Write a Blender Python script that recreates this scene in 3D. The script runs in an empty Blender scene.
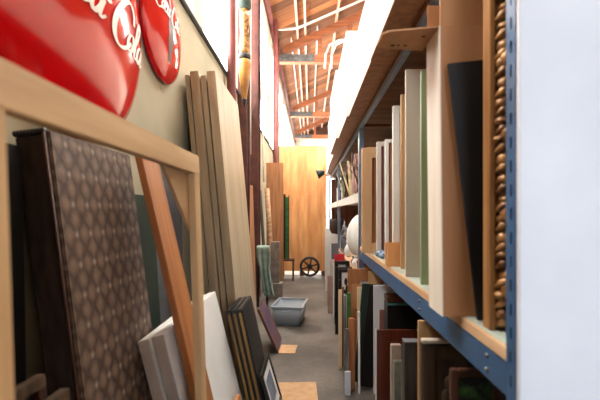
import bpy, bmesh, math, random
from mathutils import Vector, Matrix
R = math.radians
C = bpy.context.scene.collection
rnd = random.Random(7)

# ------------------------------------------------------------------ materials
def lin(c):
    return tuple((x / 255 / 12.92) if x / 255 <= .04045 else ((x / 255 + .055) / 1.055) ** 2.4 for x in c) + (1,)
class NT:
    def __init__(s, name):
        s.m = bpy.data.materials.new(name); s.m.use_nodes = True
        s.t = s.m.node_tree; s.b = s.t.nodes['Principled BSDF']
    def n(s, typ, **kw):
        x = s.t.nodes.new('ShaderNode' + typ)
        for k, v in kw.items():
            if k in x.inputs: x.inputs[k].default_value = v
            else: setattr(x, k, v)
        return x
    def l(s, a, b): s.t.links.new(a, b)
def mat(name, c, rough=.6, c2=None, scale=6, stretch=(1, 1, 1), metal=0, bump=0, coat=0, detail=5, spec=.5, lo=.35, hi=.65):
    """two-tone noise surface in object coordinates"""
    k = NT(name); k.b.inputs['Roughness'].default_value = rough; k.b.inputs['Metallic'].default_value = metal
    k.b.inputs['Coat Weight'].default_value = coat; k.b.inputs['Specular IOR Level'].default_value = spec
    if c2 is None: c2 = tuple(max(0, x * .9) for x in c)
    tc = k.n('TexCoord'); mp = k.n('Mapping'); mp.inputs['Scale'].default_value = stretch
    oi = k.n('ObjectInfo'); ad = k.n('VectorMath', operation='MULTIPLY_ADD')
    ad.inputs[1].default_value = (37, 53, 71)
    k.l(oi.outputs['Random'], ad.inputs[0]); k.l(tc.outputs['Object'], ad.inputs[2])
    nz = k.n('TexNoise', Scale=scale, Detail=detail)
    rp = k.n('ValToRGB'); rp.color_ramp.elements[0].position = lo; rp.color_ramp.elements[1].position = hi
    rp.color_ramp.elements[0].color = lin(c2); rp.color_ramp.elements[1].color = lin(c)
    k.l(ad.outputs[0], mp.inputs['Vector']); k.l(mp.outputs[0], nz.inputs['Vector'])
    k.l(nz.outputs[0], rp.inputs[0]); k.l(rp.outputs[0], k.b.inputs['Base Color'])
    if bump:
        bp = k.n('Bump', Strength=bump, Distance=.01); k.l(nz.outputs[0], bp.inputs['Height']); k.l(bp.outputs[0], k.b.inputs['Normal'])
    return k.m
def wood(name, c, c2, rough=.55, axis='z', scale=9, bump=.05):
    st = {'z': (3, 3, .22), 'y': (3, .22, 3), 'x': (.22, 3, 3)}[axis]
    return mat(name, c, rough, c2, scale, st, bump=bump, detail=7)
def emit(name, c, s):
    k = NT(name); k.b.inputs['Base Color'].default_value = (0, 0, 0, 1)
    k.b.inputs['Emission Color'].default_value = lin(c); k.b.inputs['Emission Strength'].default_value = s
    return k.m

M = dict(
    plaster=mat('cream_plaster', (186, 178, 152), .85, (166, 160, 136), 2),
    upper=mat('pale_boarding', (226, 214, 196), .8, (205, 192, 172), 3),
    white_wall=mat('white_paint', (238, 236, 230), .8, (222, 220, 214), 3),
    pine=wood('pine', (214, 178, 132), (192, 152, 106), axis='y'),
    pine_v=wood('pine_upright', (210, 174, 128), (184, 146, 102)),
    orange=wood('orange_timber', (180, 118, 66), (156, 96, 52)),
    tan=wood('tan_timber', (200, 160, 116), (176, 136, 94)),
    door=wood('door_veneer', (196, 178, 148), (176, 156, 124), .42, scale=5),
    door_edge=wood('door_edge', (172, 148, 112), (142, 118, 84)),
    ply=mat('plywood', (226, 168, 110), .5, (196, 130, 76), 4, (2.5, 2.5, .4), detail=8),
    brown=wood('brown_board', (176, 122, 80), (146, 96, 60)),
    dbrown=wood('dark_brown_board', (92, 52, 30), (58, 32, 20)),
    maho=wood('mahogany', (104, 48, 28), (72, 32, 20), .35),
    red_paint=mat('red_brown_paint', (134, 72, 70), .4, (108, 54, 52), 5),
    red_rust=mat('dark_red_steel', (104, 58, 52), .5, (76, 42, 38), 8),
    card=mat('cardboard', (190, 138, 94), .8, (176, 124, 82), 3, (6, 6, .6)),
    card_pale=mat('pale_cardboard', (206, 168, 126), .8, (190, 150, 108), 3, (5, 5, .7)),
    card_white=mat('white_carton_board', (240, 232, 216), .7, (228, 218, 200), 3, (6, 6, .8)),
    white=mat('white_board', (232, 230, 226), .6, (220, 218, 212), 3),
    bluewhite=mat('blue_white_board', (216, 218, 222), .6, (206, 209, 214), 4),
    offwhite=mat('off_white_board', (214, 204, 194), .7, (200, 190, 178), 3),
    grey_edge=mat('grey_board_edge', (172, 154, 140), .75, (150, 134, 120), 8),
    slate=mat('slate_board', (112, 114, 120), .7, (84, 86, 92), 3),
    black=mat('black_board', (20, 21, 25), .55, (13, 13, 16), 5),
    blackpaint=mat('black_paint', (26, 24, 24), .4, (17, 16, 16), 9),
    blue=mat('blue_steel', (58, 98, 140), .38, (46, 82, 120), 7),
    blue_pale=mat('pale_blue_steel', (134, 156, 180), .3, (104, 130, 160), 7, metal=.3),
    deck=wood('shelf_deck', (220, 184, 146), (200, 160, 120), .7, 'y'),
    liner=mat('green_grey_liner', (182, 194, 182), .6, (164, 176, 164), 6),
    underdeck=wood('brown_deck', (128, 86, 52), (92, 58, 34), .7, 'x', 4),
    sage=mat('sage_board', (150, 164, 128), .6, (134, 150, 112), 5, (3, 3, .5)),
    beige=mat('beige_board', (196, 184, 168), .7, (182, 170, 152), 4, (4, 4, .4)),
    gilt=mat('gilded_wood', (196, 148, 92), .35, (96, 58, 30), 30, metal=.25, bump=.3),
    gilt_flat=wood('worn_gold_wood', (176, 130, 78), (140, 94, 50)),
    gold_edge=wood('gold_edge', (142, 106, 46), (108, 76, 32), .4),
    tub=mat('grey_plastic', (164, 174, 182), .3, (150, 160, 170), 5),
    green=mat('green_paint', (54, 112, 48), .5, (34, 84, 44), 14),
    dgreen=mat('dark_green_board', (38, 56, 46), .6, (28, 44, 36), 5),
    concrete=mat('concrete_block', (142, 134, 122), .9, (116, 108, 98), 12, bump=.2),
    cloth=mat('green_cloth', (138, 158, 146), .9, (112, 134, 122), 10),
    iron=mat('cast_iron', (38, 34, 34), .5, (24, 22, 22), 20),
    rope=mat('pole_bark', (196, 158, 122), .7, (150, 108, 78), 12, (1, 1, 3)),
    steel=mat('grey_steel', (150, 152, 154), .35, (110, 112, 116), 8, metal=.7),
    plate=mat('weathered_steel', (96, 94, 92), .6, (58, 56, 54), 18, metal=.2),
    rafter=wood('rafter', (158, 92, 54), (122, 68, 38), .7, 'x', 5),
    purlin=mat('sunlit_purlin', (224, 190, 166), .7, (204, 166, 140), 5),  # pale tone is sunlight put into the purlin colour
    conduit=mat('white_conduit', (226, 220, 210), .5, (212, 204, 192), 6),
    dark_conduit=mat('grey_conduit', (72, 74, 80), .5, (58, 60, 64), 6),
    weather=mat('weathered_black_wood', (70, 66, 62), .7, (40, 36, 34), 8, (4, 4, .5), bump=.3),
    carved=wood('carved_dark_wood', (92, 72, 54), (58, 44, 32), .5),
    silver=mat('tarnished_silver', (176, 176, 162), .4, (132, 134, 122), 14, metal=.4),
    leafpic=mat('foliage_print', (70, 120, 58), .5, (12, 24, 14), 22, lo=.45, hi=.7),
    abstract=mat('abstract_print', (74, 70, 112), .5, (128, 84, 60), 7, (1, 1, 1.6)),
    bluepic=mat('grey_blue_print', (92, 110, 138), .5, (128, 140, 156), 6),
    cream=mat('cream_board', (226, 206, 168), .7, (210, 188, 150), 6),
    mauve=mat('mauve_board', (142, 96, 84), .7, (118, 76, 66), 6),
    teal=mat('teal_board', (74, 138, 136), .6, (58, 116, 116), 6),
    glaze=mat('white_glaze', (238, 238, 236), .35, (228, 228, 226), 4),
    wicker=mat('dark_wicker', (72, 44, 34), .8, (44, 26, 20), 40, bump=.5),
    redsign=mat('red_enamel', (204, 10, 16), .10, (190, 6, 14), 2, spec=.4),
    signrim=mat('dark_red_rim', (120, 12, 14), .3, (96, 8, 10), 4),
    lettering=mat('white_lettering', (240, 234, 226), .3, (232, 226, 218), 4),
    bottle=mat('brown_bottle_print', (64, 30, 24), .3, (44, 20, 18), 5),
    print_ink=mat('printing_ink', (62, 44, 34), .8),
    yellow=mat('ochre_paint', (206, 168, 66), .6, (180, 140, 50), 9),
    pink=mat('dusty_pink', (206, 168, 160), .7, (186, 146, 140), 9),
    twig=mat('dry_twig', (128, 100, 82), .9, (92, 70, 56), 14),
    gold=mat('golden_varnish', (190, 138, 62), .35, (150, 98, 40), 8),
    redc=mat('red_card', (196, 34, 44), .6),
    hole=mat('slot_shadow', (14, 16, 20), .9),
)
# floor: worn concrete with darker stains
k = NT('concrete_floor'); k.b.inputs['Roughness'].default_value = .55
tc = k.n('TexCoord'); n1 = k.n('TexNoise', Scale=1.6, Detail=8); n2 = k.n('TexNoise', Scale=30, Detail=4)
rp = k.n('ValToRGB'); e = rp.color_ramp.elements
e[0].position = .38; e[0].color = lin((78, 73, 68)); e[1].position = .62; e[1].color = lin((118, 112, 104))
mx = k.n('MixRGB', blend_type='MULTIPLY', Fac=.35); r2 = k.n('ValToRGB')
r2.color_ramp.elements[0].color = (.5, .5, .5, 1); r2.color_ramp.elements[0].position = .35; r2.color_ramp.elements[1].position = .6
k.l(tc.outputs['Object'], n1.inputs['Vector']); k.l(tc.outputs['Object'], n2.inputs['Vector'])
k.l(n1.outputs[0], rp.inputs[0]); k.l(n2.outputs[0], r2.inputs[0]); k.l(rp.outputs[0], mx.inputs[1]); k.l(r2.outputs[0], mx.inputs[2])
vs = k.n('VectorMath', operation='DISTANCE'); vs.inputs[1].default_value = (.02, 4.30, 0)
nd = k.n('MixRGB', blend_type='ADD', Fac=.12); k.l(tc.outputs['Object'], nd.inputs[1]); k.l(n1.outputs[1], nd.inputs[2]); k.l(nd.outputs[0], vs.inputs[0])
r3 = k.n('ValToRGB'); r3.color_ramp.elements[0].position = .15; r3.color_ramp.elements[1].position = .22
r3.color_ramp.elements[0].color = (.5, .46, .44, 1)
k.l(vs.outputs['Value'], r3.inputs[0]); m3 = k.n('MixRGB', blend_type='MULTIPLY', Fac=1)
k.l(mx.outputs[0], m3.inputs[1]); k.l(r3.outputs[0], m3.inputs[2]); k.l(m3.outputs[0], k.b.inputs['Base Color']); M['floor'] = k.m
# roof planks
k = NT('roof_planks'); k.b.inputs['Roughness'].default_value = .75
tc = k.n('TexCoord'); br = k.n('TexBrick', Scale=1); br.inputs['Brick Width'].default_value = 3.2; br.inputs['Row Height'].default_value = .3
br.inputs['Mortar Size'].default_value = .008
br.inputs['Color1'].default_value = lin((180, 114, 68)); br.inputs['Color2'].default_value = lin((98, 60, 36)); br.inputs['Mortar'].default_value = lin((70, 40, 26))
k.l(tc.outputs['Object'], br.inputs['Vector']); nz = k.n('TexNoise', Scale=3, Detail=6)
mp = k.n('Mapping'); mp.inputs['Scale'].default_value = (.4, 4, 1); k.l(tc.outputs['Object'], mp.inputs[0]); k.l(mp.outputs[0], nz.inputs['Vector'])
mx = k.n('MixRGB', blend_type='OVERLAY', Fac=.55); k.l(br.outputs[0], mx.inputs[1]); k.l(nz.outputs[0], mx.inputs[2]); k.l(mx.outputs[0], k.b.inputs['Base Color']); M['roof'] = k.m
# patterned fabric: lattice of diamonds with a star at every centre (object coords y,z)
k = NT('brown_diamond_fabric'); k.b.inputs['Roughness'].default_value = .6
tc = k.n('TexCoord'); sx = k.n('SeparateXYZ'); k.l(tc.outputs['Object'], sx.inputs[0])
def mth(op, a, b=None):
    x = k.n('Math', operation=op)
    for i, v in enumerate((a, b)):
        if v is None: continue
        if isinstance(v, (int, float)): x.inputs[i].default_value = v
        else: k.l(v, x.inputs[i])
    return x.outputs[0]
u = mth('MULTIPLY', sx.outputs['Y'], math.pi / .075); v = mth('MULTIPLY', sx.outputs['Z'], math.pi / .09)
cu, cv = mth('COSINE', u), mth('COSINE', v)
su, sv = mth('SINE', u), mth('SINE', v)
d = mth('ABSOLUTE', mth('ADD', mth('MULTIPLY', cu, cu), mth('MULTIPLY', mth('MULTIPLY', cv, cv), -1)))     # 0 on the diagonals
pd = mth('MULTIPLY', mth('ABSOLUTE', su), mth('ABSOLUTE', sv))                                        # petals
star = mth('POWER', mth('MULTIPLY', mth('MULTIPLY', cu, cu), mth('MULTIPLY', cv, cv)), 9)
nz = k.n('TexNoise', Scale=60, Detail=3); k.l(tc.outputs['Object'], nz.inputs['Vector'])
f = mth('ADD', mth('MULTIPLY', d, .50), mth('ADD', mth('MULTIPLY', nz.outputs[0], .40), mth('MULTIPLY', pd, -.05)))
rp = k.n('ValToRGB'); rp.color_ramp.elements[0].position = .12; rp.color_ramp.elements[1].position = .72
rp.color_ramp.elements[0].color = lin((58, 42, 34)); rp.color_ramp.elements[1].color = lin((124, 100, 84)); k.l(f, rp.inputs[0])
mx = k.n('MixRGB', blend_type='MIX'); k.l(mth('MULTIPLY', star, .6), mx.inputs[0]); k.l(rp.outputs[0], mx.inputs[1]); mx.inputs[2].default_value = lin((190, 172, 158))
k.l(mx.outputs[0], k.b.inputs['Base Color']); bp = k.n('Bump', Strength=.3, Distance=.01); k.l(f, bp.inputs['Height']); k.l(bp.outputs[0], k.b.inputs['Normal']); M['fabric'] = k.m
M['fabric_dark'] = mat('dark_brown_fabric', (58, 44, 38), .9, (34, 26, 22), 14, (3, 3, .8), bump=.3)

# ------------------------------------------------------------------ geometry helpers
def bm_box(bm, x0, x1, y0, y1, z0, z1, bev=0):
    vs = [bm.verts.new((x, y, z)) for x in (x0, x1) for y in (y0, y1) for z in (z0, z1)]
    fs = [bm.faces.new([vs[i] for i in q]) for q in ((0, 1, 3, 2), (4, 6, 7, 5), (0, 4, 5, 1), (2, 3, 7, 6), (0, 2, 6, 4), (1, 5, 7, 3))]
    if bev:
        es = {e for f in fs for e in f.edges}
        bmesh.ops.bevel(bm, geom=list(es), offset=bev, segments=2, affect='EDGES')
    return vs
def bm_tube(bm, pts, r, seg=10, cap=True):
    pts = [Vector(p) for p in pts]; rings = []
    for i, p in enumerate(pts):
        d = (pts[min(i + 1, len(pts) - 1)] - pts[max(i - 1, 0)]).normalized()
        a = d.cross(Vector((0, 0, 1))) if abs(d.z) < .9 else d.cross(Vector((0, 1, 0)))
        a.normalize(); b = d.cross(a)
        rr = r[i] if isinstance(r, (list, tuple)) else r
        rings.append([bm.verts.new(p + (a * math.cos(t) + b * math.sin(t)) * rr) for t in [2 * math.pi * j / seg for j in range(seg)]])
    for i in range(len(rings) - 1):
        for j in range(seg):
            f = bm.faces.new((rings[i][j], rings[i][(j + 1) % seg], rings[i + 1][(j + 1) % seg], rings[i + 1][j])); f.smooth = True
    if cap:
        bm.faces.new(rings[0][::-1]); bm.faces.new(rings[-1])
def bm_lathe(bm, prof, axis='z', seg=28, o=(0, 0, 0)):
    rings = []
    for r, h in prof:
        ring = []
        for j in range(seg):
            t = 2 * math.pi * j / seg; a, b = r * math.cos(t), r * math.sin(t)
            p = {'z': (a, b, h), 'x': (h, a, b), 'y': (a, h, b)}[axis]
            ring.append(bm.verts.new((p[0] + o[0], p[1] + o[1], p[2] + o[2])))
        rings.append(ring)
    for i in range(len(rings) - 1):
        for j in range(seg):
            f = bm.faces.new((rings[i][j], rings[i][(j + 1) % seg], rings[i + 1][(j + 1) % seg], rings[i + 1][j])); f.smooth = True
    if prof[0][0] > 1e-6: bm.faces.new(rings[0][::-1])
    if prof[-1][0] > 1e-6: bm.faces.new(rings[-1])
def bm_ball(bm, c, rx, ry, rz, u=12, v=8):
    g = bmesh.ops.create_uvsphere(bm, u_segments=u, v_segments=v, radius=1)
    for x in g['verts']:
        x.co = Vector((c[0] + x.co.x * rx, c[1] + x.co.y * ry, c[2] + x.co.z * rz))
    for f in {f for x in g['verts'] for f in x.link_faces}: f.smooth = True
def obj(name, bm, m, parent=None, loc=(0, 0, 0), rot=(0, 0, 0)):
    bmesh.ops.remove_doubles(bm, verts=bm.verts, dist=1e-6)
    bmesh.ops.recalc_face_normals(bm, faces=bm.faces)
    me = bpy.data.meshes.new(name); bm.to_mesh(me); bm.free()
    me.materials.append(M[m] if isinstance(m, str) else m)
    o = bpy.data.objects.new(name, me); C.objects.link(o); o.location = loc; o.rotation_euler = rot
    if parent: o.parent = parent
    return o
def box(name, b, m, parent=None, bev=.002, loc=(0, 0, 0), rot=(0, 0, 0)):
    bm = bmesh.new(); bm_box(bm, *b, bev); return obj(name, bm, m, parent, loc, rot)
def tag(o, label, cat, group=None, kind=None):
    o['label'] = label; o['category'] = cat
    if group: o['group'] = group
    if kind: o['kind'] = kind
    return o
def empty(name, loc, label, cat, rot=(0, 0, 0), group=None, kind=None):
    o = bpy.data.objects.new(name, None); C.objects.link(o); o.empty_display_size = .1
    o.location = loc; o.rotation_euler = rot
    return tag(o, label, cat, group, kind)
def struct(name, b, m, parent=None, bev=0, label=None, cat=None):
    o = box(name, b, m, parent, bev)
    if not parent:
        o['kind'] = 'structure'; o['label'] = label or name.replace('_', ' '); o['category'] = cat or name.split('_')[0]
    return o

# ------------------------------------------------------------------ the hall
WX = -.84                      # face of the plastered half wall
LEDGE = 2.62; EAVE = 5.72; END = 24.0; RX = 7.2; BACK = -3.2
SL = .45                       # roof slope
struct('floor', (-1.1, RX, BACK, END, -.1, 0), 'floor', label='worn grey concrete floor of the aisle with a dark stain', cat='floor')
wl = struct('wall_left', (-1.02, WX, BACK, END, 0, LEDGE), 'plaster', label='cream plastered half wall under the high windows', cat='wall')
bm = bmesh.new()
ws = [(.2, 2.2), (3.45, 5.0), (5.35, 8.6), (9.2, 13.4), (14.2, 18.2), (19, 23)]   # window bays (y)
bm_box(bm, -1.02, -.92, BACK, END, 5.1, EAVE + .2); bm_box(bm, -1.02, -.92, BACK, END, LEDGE, 2.8)
ys = [BACK] + [v for w in ws for v in w] + [END]
for i in range(0, len(ys), 2): bm_box(bm, -1.02, -.92, ys[i], ys[i + 1], 2.8, 5.1)
obj('upper_wall', bm, 'upper', wl)
lit = emit('frosted_daylight', (255, 252, 246), 13)
for i, (a, b) in enumerate(ws):
    p = struct('window_%d' % (i + 1), (-1.0, -.985, a, b, 2.8, 5.1), lit, label='high frosted window over the half wall, bay %d along the hall' % (i + 1), cat='window')
    bm = bmesh.new(); n = max(2, int((b - a) / 1.1))
    for j in range(1, n): y = a + (b - a) * j / n; bm_box(bm, -.985, -.95, y - .02, y + .02, 2.8, 5.1)
    bm_box(bm, -.985, -.95, a, b, 3.94, 3.98); obj('window_frame', bm, 'upper', p)
bm = bmesh.new(); bm_tube(bm, [(WX + .012, BACK, LEDGE - .01), (WX + .012, END, LEDGE - .01)], .017, 8)
t = obj('trim_1', bm, 'dark_conduit'); tag(t, 'dark grey conduit along the top of the cream half wall', 'conduit', kind='structure')
bm = bmesh.new(); bm_tube(bm, [(-.87, 6.5, 5.45), (-.87, END, 5.45)], .06, 12)
t = obj('trim_2', bm, 'red_paint'); tag(t, 'red-brown pipe running along the eaves', 'pipe', kind='structure')
struct('wall_right', (RX, RX + .1, BACK, END, 0, EAVE + .2), 'white_wall', label='far side wall of the hall', cat='wall')
wb = struct('wall_back', (-1.02, RX, BACK - .1, BACK, 0, 7.6), 'plaster', label='wall behind the camera', cat='wall')
box('added_shade_wall', (-.84, .34, -.60, -.45, 0, 3.6), 'dbrown', wb, 0)  # unseen wall stub, added to keep doorway light off the lower left
we = struct('wall_end', (-1.02, RX, END, END + .1, 0, EAVE + .1), 'white_wall', label='bright white end wall of the hall', cat='wall')
struct('window_8', (-.8, 4.5, END - .03, END - .01, .15, 4.55), emit('end_daylight', (255, 252, 246), 4.0), label='large bright opening in the white end wall', cat='window')
bm = bmesh.new()                  # gable over the end wall
q = [(-1.02, EAVE), (3.1, EAVE + SL * 4.0), (RX, EAVE)]
f1 = [bm.verts.new((x, END, z)) for x, z in q]; f2 = [bm.verts.new((x, END + .1, z)) for x, z in q]
bm.faces.new(f1); bm.faces.new(f2[::-1])
for i in range(3): bm.faces.new((f1[i], f1[(i + 1) % 3], f2[(i + 1) % 3], f2[i]))
obj('gable', bm, 'roof', we)
# roof: two slopes, skylights in the part over the near racks
def zr(x): return EAVE + SL * (x + .84) if x < 3.18 else EAVE + SL * 4.02 - SL * (x - 3.18)
SKY = (3.3, 8.4)
bm = bmesh.new()
def slab(x0, x1, y0, y1):
    vs = [bm.verts.new((x, y, zr(x) + d)) for d in (0, .06) for x, y in ((x0, y0), (x1, y0), (x1, y1), (x0, y1))]
    for qd in ((0, 1, 2, 3), (7, 6, 5, 4), (0, 4, 5, 1), (1, 5, 6, 2), (2, 6, 7, 3), (3, 7, 4, 0)): bm.faces.new([vs[i] for i in qd])
slab(-1.05, 3.18, BACK, SKY[0]); slab(-1.05, 1.55, SKY[1], END + .1); slab(1.55, 3.18, SKY[1], 9.6); slab(2.6, 3.18, 9.6, 22); slab(1.55, 3.18, 22, END + .1); slab(3.1801, RX + .1, BACK, END + .1)
slab(-1.05, .0, *SKY); slab(2.4, 3.18, *SKY)
ro = obj('ceiling', bm, 'roof'); tag(ro, 'sloping underside of the orange plank roof', 'ceiling', kind='structure')
bm = bmesh.new(); slab(0, 2.4, *SKY); slab(1.55, 2.6, 9.6, 22)  # second slab is an added skylight, out of view, brightening the far hall
sk = obj('window_7', bm, emit('skylight', (255, 250, 242), 17)); tag(sk, 'skylight in the roof over the racks with an added strip brightening the far end', 'window', kind='structure')
def purlin(x, y0, y1, w=.05, h=.14, m='purlin'):
    b = bmesh.new(); bm_box(b, x - w / 2, x + w / 2, y0, y1, zr(x - w / 2) - h, zr(x - w / 2) + .005); obj('purlin', b, m, ro)
for x in (-.32, -.12, .70, 1.5): purlin(x, 8.5, END - .1)
for x in (-.5, .2): purlin(x, 10.6, END - .1, .035, .06, 'conduit')
# trusses
for y, lbl in ((10.6, 'first timber roof truss with grey steel plates'), (16.6, 'second timber roof truss, deeper in the hall'), (21.5, 'last timber roof truss before the end wall')):
    tr = empty('roof_truss', (-.84, y, 5.38), lbl, 'truss', kind='structure')
    def tb(name, b, m): return box(name, b, m, tr, .004)
    tie = tb('tie_beam', (0, 8, -.1, .1, -.2, .0), 'rafter')
    for s_ in (-1, 1): box('steel_plate', (.02, .95, s_ * .108 - .007, s_ * .108 + .007, -.19, .0), 'plate', tie, .002)
    for a, b_ in ((.12, 4.02), (7.9, 4.02)):
        bm = bmesh.new(); za, zb = .02, SL * 3.9 + .02
        for yy0, yy1 in ((-.08, .08),):
            vs = [bm.verts.new((x, yv, z)) for yv in (yy0, yy1) for x, z in ((a, za), (b_, zb), (b_, zb + .2), (a, za + .2))]
            for qd in ((0, 1, 2, 3), (7, 6, 5, 4), (0, 4, 5, 1), (1, 5, 6, 2), (2, 6, 7, 3), (3, 7, 4, 0)): bm.faces.new([vs[i] for i in qd])
        obj('top_chord', bm, 'rafter', tr)
    for x in (1.1, 1.9, 2.9, 4.02): tb('web_post', (x - .06, x + .06, -.05, .05, -.02, SL * min(x, 8 - x) + .02), 'rafter')
# a conduit that crosses the deck and bends up with the slope
bm = bmesh.new(); bm_tube(bm, [(-.84, 9.7, EAVE - .06), (-.36, 9.7, EAVE - .03), (-.2, 9.7, EAVE + .02), (2.2, 9.7, EAVE + .02 + SL * 2.4 - .03)], .03, 8)
t = obj('trim_3', bm, 'conduit'); tag(t, 'white conduit bending up under the roof planks', 'conduit', kind='structure')
bm = bmesh.new()
for s in (0, .16): bm_tube(bm, [(.38 + s, 10.2, 4.9), (.40 + s, 10.2, 5.25), (.5 + s, 10.2, 5.5), (.75 + s, 10.2, 5.62), (1.4 + s, 10.2, 5.64)], .028, 8)
t = obj('trim_4', bm, 'conduit'); tag(t, 'pair of white pipes curving at the end of the tie beam', 'conduit', kind='structure')
# steel columns on the half wall
def column(name, x, y, w, d, z0, z1, m, lbl, rnd_=False):
    bm = bmesh.new()
    if rnd_: bm_tube(bm, [(x, y, z0), (x, y, z1)], w, 16)
    else:
        bm_box(bm, x - w, x + w, y - d, y - d + .02, z0, z1); bm_box(bm, x - w, x + w, y + d - .02, y + d, z0, z1); bm_box(bm, x - .012, x + .012, y - d + .02, y + d - .02, z0, z1)
    o = obj(name, bm, m); tag(o, lbl, 'column', kind='structure')
column('pipe_column', -.775, 3.95, .045, 0, 0, EAVE + .02, 'red_paint', 'round pink-brown pipe post nearest the stacked doors', True)
column('steel_column', -.785, 4.75, .055, .12, 0, EAVE + .02, 'red_rust', 'dark red steel column behind the round pipe post')
column('steel_column', -.78, 5.72, .055, .14, 0, EAVE + .02, 'red_rust', 'dark red steel column beside the hanging white sheet')
column('pipe_column', -.77, 8.95, .055, 0, 0, EAVE - .2, 'red_paint', 'round pink-brown pipe post beyond the tall brown board', True)
column('pipe_column', -.78, 9.9, .022, 0, 0, EAVE - .2, 'red_rust', 'thin red pipe beside the farther round post', True)
column('pipe_column', -.80, 5.25, .03, 0, 2.0, EAVE + .02, 'conduit', 'white pipe rising between the two dark red columns', True)
bm = bmesh.new()                      # torn translucent sheet between columns
pts = [(5.85, 3.4, .0), (5.85, 3.0, .02), (5.82, 2.6, .05), (5.9, 2.3, .09), (6.0, 2.0, .06), (6.15, 1.7, .02)]
row = []
for y, z, o_ in pts: row.append([bm.verts.new((-.72 + o_ * .3 + d, y + .06 * s, z)) for s, d in ((-1, 0), (0, .015), (1, 0))])
for i in range(len(row) - 1):
    for j in range(2): bm.faces.new((row[i][j], row[i][j + 1], row[i + 1][j + 1], row[i + 1][j])).smooth = True
o = obj('hanging_sheet', bm, 'conduit'); o.modifiers.new('s', 'SOLIDIFY').thickness = .004
tag(o, 'strip of torn white plastic sheet hanging from a red column', 'plastic sheet')
# ornament hung between the posts: painted block, dark ring, golden horn
w = empty('wall_ornament', (-.70, 4.28, 2.45), 'carved golden horn with a painted red and green top, hung by the red posts', 'ornament')
bm = bmesh.new(); bm_lathe(bm, [(.001, -.02), (.022, .0), (.05, .18), (.07, .36), (.072, .40), (.05, .42)]); obj('horn', bm, 'gold', w)
bm = bmesh.new(); bm_lathe(bm, [(.001, -.10), (.014, -.06), (.03, -.01), (.022, .0)]); obj('tip', bm, 'iron', w)
bm = bmesh.new(); bm_lathe(bm, [(.05, .42), (.066, .43), (.066, .47), (.05, .48)]); obj('collar', bm, 'iron', w)
bm = bmesh.new(); bm_lathe(bm, [(.05, .48), (.06, .55), (.042, .7), (.055, .85), (.05, .95)]); obj('neck', bm, 'gilt', w)
bm = bmesh.new(); bm_lathe(bm, [(.05, .95), (.07, .97), (.07, 1.1), (.05, 1.12)]); obj('green_band', bm, 'dgreen', w)
bm = bmesh.new(); bm_lathe(bm, [(.05, 1.12), (.075, 1.16), (.08, 1.35), (.06, 1.5), (.02, 1.6)]); obj('crown', bm, 'redc', w)
bm = bmesh.new(); bm_tube(bm, [(-.1, 0, 1.2), (0, 0, 1.2)], .015, 8); obj('hanging_bracket', bm, 'iron', w)

# ------------------------------------------------------------------ round signs
GL = {  # script strokes: x, z in cap heights
 'C': [(.86, .66), (.80, .86), (.60, .99), (.38, .90), (.20, .62), (.12, .32), (.20, .08), (.42, -.02), (.66, .06), (.86, .26)],
 'o': [(.30, .44), (.12, .38), (.04, .18), (.14, .01), (.30, .05), (.38, .24), (.30, .44), (.34, .36), (.52, .38)],
 'c': [(.36, .36), (.24, .44), (.09, .34), (.04, .15), (.14, .0), (.30, .04), (.44, .18)],
 'a': [(.38, .40), (.22, .44), (.07, .30), (.05, .10), (.16, .0), (.30, .14), (.38, .42), (.35, .14), (.40, .0), (.56, .12)],
 'l': [(.0, .16), (.20, .50), (.30, .84), (.22, .98), (.12, .80), (.08, .40), (.10, .06), (.20, .0), (.34, .12)],
 '-': [(.02, .48), (.20, .54)]}
ADV = {'C': .80, 'o': .43, 'c': .40, 'a': .46, 'l': .27, '-': .26}
def spline(p, n=7):
    o = []
    for i in range(len(p) - 1):
        p0, p1, p2, p3 = [Vector(p[min(max(j, 0), len(p) - 1)]) for j in (i - 1, i, i + 1, i + 2)]
        for s in range(n):
            t = s / n
            o.append(.5 * ((2 * p1) + (p2 - p0) * t + (2 * p0 - 5 * p1 + 4 * p2 - p3) * t * t + (3 * p1 - p0 - 3 * p2 + p3) * t ** 3))
    o.append(Vector(p[-1])); return o
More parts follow.
